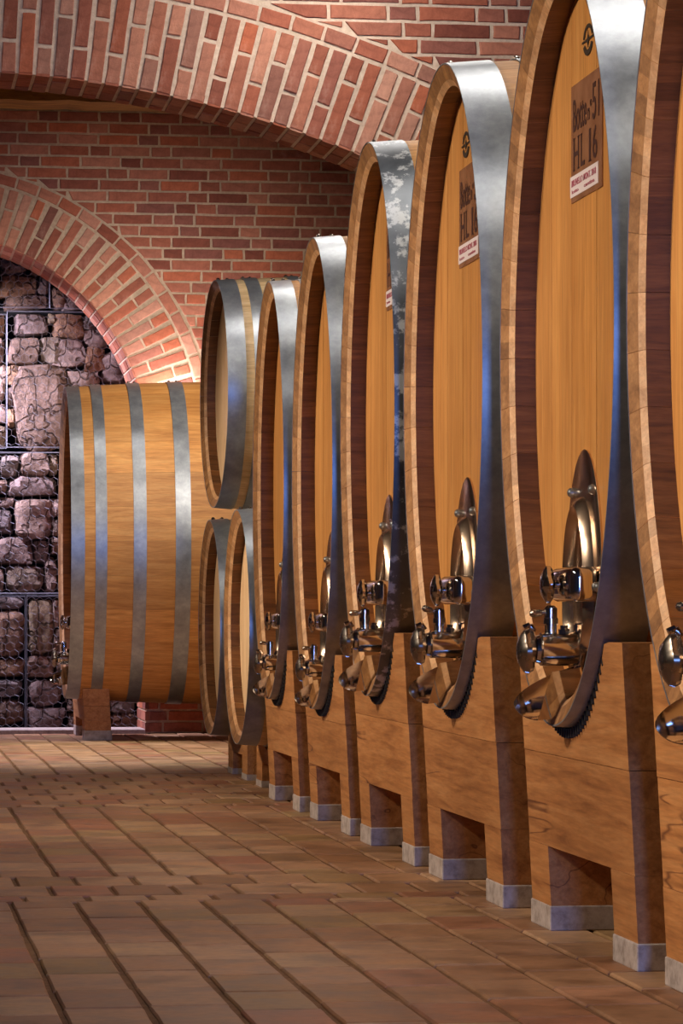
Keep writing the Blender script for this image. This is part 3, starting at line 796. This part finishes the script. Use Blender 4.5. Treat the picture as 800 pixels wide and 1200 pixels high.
def egg(w, h, zb, n=44):
    """door outline: straight sided foot, elliptical crown. returns (y,z)"""
    out = []
    for i in range(n):
        t = 2 * PI * i / n; c, s_ = math.cos(t), math.sin(t)
        p = 2.0 if s_ > 0 else 4.0
        r = (abs(c) ** p + abs(s_) ** p) ** (-1 / p)
        y, z = r * c, r * s_
        out.append((y * w / 2, zb + h * .42 + (z * h * .58 if z > 0 else z * h * .42)))
    return out
def fixtures(e, hx, z_knob, z_tap, z_top, chute=True, seed=0):
    """manway door with clamp bar and hand wheel, tap and drip chute; z values from the cask's underside"""
    rs = random.Random(seed)
    zb = z_tap - .085; h = z_top - zb; w = .36
    d = MB(); rings = [(1.0, .001), (1.0, -.005), (.985, -.007), (.74, -.007), (.66, -.009), (.63, -.024), (.59, -.031), (.55, -.024), (.52, -.009), (.48, -.006), (.44, -.006), (.30, -.010), (.02, -.012)]
    n = 44; vs = []
    for sc, dx in rings:
        for y, z in egg(w, h, zb, n):
            cz = zb + h * .42; vs.append((hx + dx, y * sc, cz + (z - cz) * sc))
    fs = [(j * n + i, j * n + (i + 1) % n, (j + 1) * n + (i + 1) % n, (j + 1) * n + i) for j in range(len(rings) - 1) for i in range(n)]
    fs.append([(len(rings) - 1) * n + i for i in range(n)])
    d.add(vs, fs, 0, True)
    door = d.build('manway_door', M['plate_steel'], e); door['label'] = 'pressed stainless steel manway door'
    o2 = egg(w * .90, h * .92, zb + h * .035, 44)
    for i in (0, 6, 16, 22, 26, 40):
        b = MB(); b.lathe([(0, .011), (-.005, .011), (-.010, .008), (-.012, .003)], (hx - .007, o2[i][0], o2[i][1]), (1, 0, 0), 12)
        b.build('bolt', M['bolt'], door)
    # clamp bar: rounded housing across the door, nearer half of it
    b = MB(); bm = bmesh.new(); bmesh.ops.create_cube(bm, size=1)
    for v in bm.verts: v.co = Vector((hx - .036 + v.co.x * .060, -.042 + v.co.y * .235, z_knob + v.co.z * .074))
    bmesh.ops.bevel(bm, geom=bm.edges[:], offset=.022, segments=4, affect='EDGES', profile=.6)
    b.add([v.co[:] for v in bm.verts], [[v.index for v in f.verts] for f in bm.faces], 0, True); bm.free()
    bar = b.build('clamp_bar', M['chrome'], e)
    b = MB(); b.lathe([(0, .009), (.030, .009)], (hx - .085, 0, z_knob), (1, 0, 0), 14); b.build('spindle', M['chrome'], bar)
    b = MB(); b.lathe([(0, .020), (-.004, .030), (-.010, .037), (-.018, .037), (-.024, .028), (-.028, .010)], (hx - .072, 0, z_knob), (1, 0, 0), 40, 0, 5, .14)
    b.build('hand_wheel', M['chrome'], bar)
    # tap
    zt = z_tap; tp = MB()
    tp.lathe([(.0, .034), (-.010, .034), (-.011, .028), (-.014, .033), (-.018, .036), (-.094, .036), (-.098, .031), (-.106, .029), (-.108, .020), (-.12, .018)], (hx - .006, 0, zt), (1, 0, 0), 32)
    tap = tp.build('tap', M['chrome'], e)
    b = MB(); b.lathe([(0, .042), (-.003, .045), (-.009, .045), (-.012, .040)], (hx - .010, 0, zt), (1, 0, 0), 28, 0, 6, .04)
    b.box((hx - .026, -.012, zt + .034), (hx - .010, .012, zt + .056), 0, .004); b.box((hx - .026, -.012, zt - .056), (hx - .010, .012, zt - .036), 0, .004)
    o = b.build('union_ring', M['chrome'], tap)
    b = MB(); b.lathe([(-.008, .018), (-.012, .040), (-.022, .045), (-.032, .043), (-.040, .033), (-.045, .016)], (hx - .106, 0, zt - .004), (1, 0, 0), 40, 0, 5, .10)
    wheel = b.build('hand_wheel', M['steel_dull'], tap)
    b = MB(); b.tube([(hx - .114, 0, zt + .038), (hx - .124, 0, zt + .052), (hx - .138, 0, zt + .046)], .006, 8); b.build('wheel_lug', M['chrome'], tap)
    b = MB(); b.lathe([(0, .013), (.020, .013), (.022, .016), (.034, .016), (.036, .014), (.056, .014), (.062, .008)], (hx - .078, 0, zt + .032), (0, 0, 1), 20); b.build('sample_valve', M['chrome'], tap)
    an = rs.uniform(-.15, .35)
    b = MB(); b.lathe([(0, .005), (.018, .005), (.022, .008), (.040, .009), (.046, .005)], (hx - .078, 0, zt + .080), (-math.cos(an), 0, math.sin(an)), 12); b.build('valve_lever', M['steel_dull'], tap)
    b = MB(); b.lathe([(0, .013), (.010, .013), (.011, .009), (.018, .009)], (hx - .050, -.006, zt + .033), (0, 0, 1), 6); b.build('nut', M['chrome'], tap)
    # drip chute: a deep scoop of bent sheet, its end cut on the slant
    if chute:
        b = MB(); nx, na = 12, 26; vs = []
        for lay_ in (0, 1):
            t_ = .002 * lay_; hwid = .058 - t_; dep = .105 - t_
            for i in range(nx + 1):
                u = i / nx
                for q in range(na + 1):
                    s1 = q / na                              # near top edge -> crease at the foot -> far top edge
                    if s1 <= .38:
                        v_ = s1 / .38; yy = -hwid + (hwid - .012) * v_; zz = -dep * v_; ln = .078 + .020 * v_
                    else:
                        v_ = (s1 - .38) / .62; a_ = -PI / 2 + v_ * PI / 2
                        yy = -.012 + (hwid + .012) * math.cos(a_) ** .9 if v_ > 0 else -.012; zz = dep * math.sin(a_)
                        ln = .098 + .046 * math.sin(min(1, v_ * 1.6) * PI / 2)
                        if v_ > .45: ln *= 1 - .75 * ((v_ - .45) / .55) ** 2.2
                    z = zt - .036 + zz - u * .012
                    vs.append((hx - .010 - u * ln, yy, z))
        k = (nx + 1) * (na + 1); fs = []
        for l_ in (0, 1):
            for i in range(nx):
                for q in range(na):
                    A = l_ * k + i * (na + 1) + q; fs.append((A, A + 1, A + na + 2, A + na + 1) if l_ else (A, A + na + 1, A + na + 2, A + 1))
        for i in range(nx):
            for q in (0, na): A = i * (na + 1) + q; fs.append((A, A + na + 1, A + k + na + 1, A + k))
        for q in range(na):
            for i in (0, nx): A = i * (na + 1) + q; fs.append((A, A + 1, A + k + 1, A + k))
        b.add(vs, fs, 0, True); b.build('drip_chute', M['chrome'], e)

def stand(label, xf, yc, w, top, zcask, a, b, length, group, rail=True, off=.02, zl=.19):
    """timber cradle: front and rear trestle, each two stacked beams on two legs with pale pads"""
    e = thing('cask_stand', label, 'barrel stand', (xf, yc, 0), group)
    T = .145; leanf = -.055
    for ti, (x0, sg) in enumerate(((0.0, 1), (length, -1))):
        sh = (lambda v, sg=sg, x0=x0: [v[0] + sg * leanf * v[2], v[1], v[2]])
        hw = w / 2; zm = .40 if top > .5 else .19 + (top - .19) * .5
        X0, X1 = (x0, x0 + T) if sg > 0 else (x0 - T, x0)
        # upper beam with the cradle cut
        n = 26; ys = [-hw + .0 + 2 * hw * i / n for i in range(n + 1)]
        def cut(y):
            q = 1 - ((y - off) / (a + .012)) ** 2
            return min(top, (zcask + b - (b + .012) * math.sqrt(q)) if q > 0 else top)
        low = min(cut(y) for y in ys); z_mid = min(zm, low - .03) if low - .03 > zl + .04 else zl + .05
        ol = [(-hw, z_mid + .0008), (hw, z_mid + .0008)] + [(y, max(z_mid + .02, cut(y))) for y in reversed(ys)]
        mb = MB(); mb.prism(ol, X0, X1, 'x', 0, sh); mb.build('beam', M['timber'], e)
        mb = MB(); mb.prism([(-hw, zl + .0006), (hw, zl + .0006), (hw, z_mid - .0006), (-hw, z_mid - .0006)], X0 + .001, X1 - .001, 'x', 0, sh); mb.build('beam', M['timber'], e)
        for s_ in (-1, 1):
            ya, yb = sorted((s_ * hw, s_ * (hw - w * .2)))
            mb = MB(); mb.prism([(ya, .056), (yb, .056), (yb, zl), (ya, zl)], X0, X1, 'x', 0, sh); mb.build('leg', M['timber'], e)
            mb = MB(); mb.box((X0 - .006, ya - .004, 0), (X1 + .002, yb + .004, .056), 0, .003); mb.build('foot_pad', M['pad'], e)
    if rail:
        for s_ in (-1, 1):
            mb = MB(); mb.box((T - .02, s_ * w * .22 - .045, zl + .01 if top > .5 else .06), (length - T + .02, s_ * w * .22 + .045, .33 if top > .5 else .14)); mb.build('rail', M['timber'], e)
    return e
def pad_ribs(e, xf, a, b, z0, cyl=None):
    """ribbed black rubber strip between hoop and cradle"""
    mb = MB(); n = 34; A = math.radians(36)
    for i in range(n):
        t = -PI / 2 - A + 2 * A * i / (n - 1)
        p = Vector((0, math.cos(t), math.sin(t))); c = Vector((0, (a + .004) * math.cos(t), b + (b + .004) * math.sin(t)))
        tx = .0032 ; T_ = Vector((0, -math.sin(t), math.cos(t)))
        vs = []
        for xx in (xf, xf + .10):
            for u in (-1, 1):
                for dd in (0, .020): 
                    q = c + T_ * (tx * u) + p * dd; vs.append((xx, q.y, q.z + z0))
        mb.add(vs, [(0, 1, 3, 2), (4, 6, 7, 5), (0, 4, 5, 1), (2, 3, 7, 6), (1, 5, 7, 3), (0, 2, 6, 4)])
    # backing strip
    vs = []; m = 30
    for i in range(m + 1):
        t = -PI / 2 - A + 2 * A * i / m
        for xx in (xf + .004, xf + .098):
            for dd in (.0045, .010): vs.append((xx, (a + dd) * math.cos(t), b + (b + dd) * math.sin(t) + z0))
    mb.add(vs, [f for i in range(m) for f in ((4 * i, 4 * i + 4, 4 * i + 5, 4 * i + 1), (4 * i + 2, 4 * i + 3, 4 * i + 7, 4 * i + 6), (4 * i + 1, 4 * i + 5, 4 * i + 7, 4 * i + 3), (4 * i, 4 * i + 2, 4 * i + 6, 4 * i + 4))])
    o = mb.build('rubber_pad', M['rubber'], e); o['label'] = 'ribbed black rubber strip'; return o

def shrink(e, before, hx, zk, ztp):
    done = set()
    def sc(o, zc, f):
        if o.data and o.data.name not in done:
            done.add(o.data.name)
            for v in o.data.vertices: v.co = Vector((hx + (v.co.x - hx) * f, v.co.y * f, zc + (v.co.z - zc) * f))
        for c in o.children: sc(c, zc, f)
    for o in e.children:
        if o in before: continue
        if o.name.startswith(('clamp_bar',)): sc(o, zk, .84)
        if o.name.startswith(('tap', 'drip')): sc(o, ztp, .84)
XR = 1.45; XF = 1.512; L0 = 1.5
ZH = .474     # underside of the four tall casks
row = [  # Yc, W, z0, z1, hoop width, second hoop, label, stand label
 (5.72, 1.19, .474, 2.12, .11, (.178, .25), 'nearest tall oval oak cask, cut off by the right edge of the photo', 'nearest oak stand, under the cask cut off at the right edge'),
 (7.03, 1.20, .474, 2.12, .11, (.178, .25), 'tall oval oak cask with a fully visible number card and round emblem', 'oak stand under the cask with the fully visible number card'),
 (8.455, 1.19, .470, 2.12, .108, (.178, .25), 'tall oval oak cask whose number card is half hidden by its hoop', 'oak stand under the cask with the half hidden number card'),
 (9.76, 1.09, .470, 2.10, .094, (.16, .22), 'tall oval oak cask with whitish stains on its dark front hoop', 'oak stand under the cask with the white stained hoop'),
 (11.0, 1.03, .395, 1.957, .085, (.13, .19), 'oval oak cask one step lower, just beyond the white stained hoop', 'oak stand under the nearer of the two lower oval casks'),
 (12.235, .975, .395, 1.932, .072, (.105, .165), 'farthest oval oak cask in the row, overlapping the three small casks', 'oak stand under the farthest oval cask, beside the small stacked casks')]
for i, (yc, W, z0, z1, hw, h2, lab, slab) in enumerate(row):
    H = z1 - z0; L = L0; k = .045
    hoops = [(-.001, .004 + hw), h2, (.40, .48), (L - .48, L - .40), (L - h2[1], L - h2[0]), (L - hw - .004, L - .004)]
    H0 = H / (1.0); nst = 38 if W > 1.05 else 34
    parts = mesh_cask(W, H, L, k, nst, 20 + i, False, hoops, mats=cask_mats if i < 5 else mid_mats)
    e = put_cask(parts, lab, (XR, yc, z0), 'large oval casks in the row', 0)
    if i == 3:
        hp = [c for c in e.children if c.name.startswith('hoop')][0]; hp.data.materials[0] = M['hoop_stained']; hp['label'] = 'dark steel hoop with whitish stains'
    zk = .775 - .474; ztp = .636 - .474; ztop = 1.067 - .474
    if z0 < .45: zk, ztp, ztop = .680 - z0, .527 - z0, .985 - z0
    hx = .074
    kids0 = set(e.children); fixtures(e, hx, zk, ztp, ztop, seed=i)
    if i > 3: shrink(e, kids0, hx, zk, ztp)
    if i in (1, 2, 3):
        w = .31 if i < 3 else .28
        ylc = {1: 7.168 - yc, 2: 8.575 - yc, 3: 9.815 - yc}[i]
        label_plate(e, hx, ylc - w / 2, 1.612 - z0, 1.868 - z0, w, ('51', '50', '49')[i - 1])
        if i < 3: emblem(e, hx, -.03 if i == 1 else 0.03, (1.945 if i == 1 else 1.925) - z0, .034)
    st = stand(slab, XF, yc - .02, 1.07 if W > 1.1 else W - .06, .655 if z0 > .45 else .575, z0, W / 2 * S(.1, L, k), H / 2 * S(.1, L, k), 1.36, 'oak stands under the large casks')
    pr = pad_ribs(st, -.035, W / 2 * S(.06, L, k), H / 2 * S(.06, L, k), z0 - H / 2 * (S(.06, L, k) - 1))
    pr.location.y = .02

# small round casks, two below and one on top
small = [(13.31, .955, .185, 'lower small pale cask, nearer of the two on the floor stands', 0),
         (14.40, .945, .183, 'lower small pale cask, farther one beside the big side-on cask', 0),
         (14.20, .965, 1.163, 'small pale cask stacked on top of the two lower small ones', .022)]
hs = [(-.001, .076), (.112, .17), (.30, .35), (.75, .80), (.93, .988), (1.024, 1.097)]
for i, (yc, D, z0, lab, rz) in enumerate(small):
    parts = mesh_cask(D, D - (.02 if i < 2 else 0), 1.1, .055, 30, 60 + i, True, hs, tw=.045, chime=.04, mats=pale_mats)
    e = put_cask(parts, lab, (XR, yc, z0), 'small round casks behind the row', rz, 'small_cask')
for yc, w, lab in ((14.36, .76, 'low oak stand under the farther small cask'), (13.28, .72, 'low oak stand under the nearer small cask')):
    e = thing('low_stand', lab, 'barrel stand', (1.57, yc, 0), 'low stands under the small casks')
    for x0 in (0.0, .72):
        n = 20; r = .475 * 1.03; ys = [-w / 2 + w * q / n for q in range(n + 1)]
        zt = [min(.30, .185 + .468 - math.sqrt(max(0, r * r - y * y)) - .004) for y in ys]
        mb = MB(); mb.prism([(-w / 2, .10), (w / 2, .10)] + [(y, max(.13, z)) for y, z in zip(reversed(ys), reversed(zt))], x0, x0 + .12, 'x'); mb.build('beam', M['timber'], e)
        for s_ in (-1, 1):
            ya, yb = sorted((s_ * w / 2, s_ * (w / 2 - .2)))
            mb = MB(); mb.box((x0, ya, .025), (x0 + .12, yb, .0995)); mb.build('leg', M['timber'], e)
            mb = MB(); mb.box((x0 - .003, ya, 0), (x0 + .123, yb, .025)); mb.build('foot_pad', M['pad'], e)

# big side-on cask by the back wall
YL = 18.62; D = 1.73; LL = 1.76
hb = [(-.001, .072), (.130, .192), (.335, .405), (.562, .645)]; hb = hb + [(LL - q1, LL - q0) for q0, q1 in reversed(hb)]
parts = mesh_cask(1.30, D, LL, .045, 26, 91, False, hb, mats=cask_mats)
eL = put_cask(parts, 'big oak cask seen side-on before the stone niche, four steel hoops', (1.065, YL, .232), None)
fixtures(eL, .074, .42, .22, .80, seed=9)
stand('oak stand holding up the side-on cask before the stone niche', 1.165, YL + .24, 1.0, .44, .232, .675, .885, 1.5, None, False, -.24, .11)
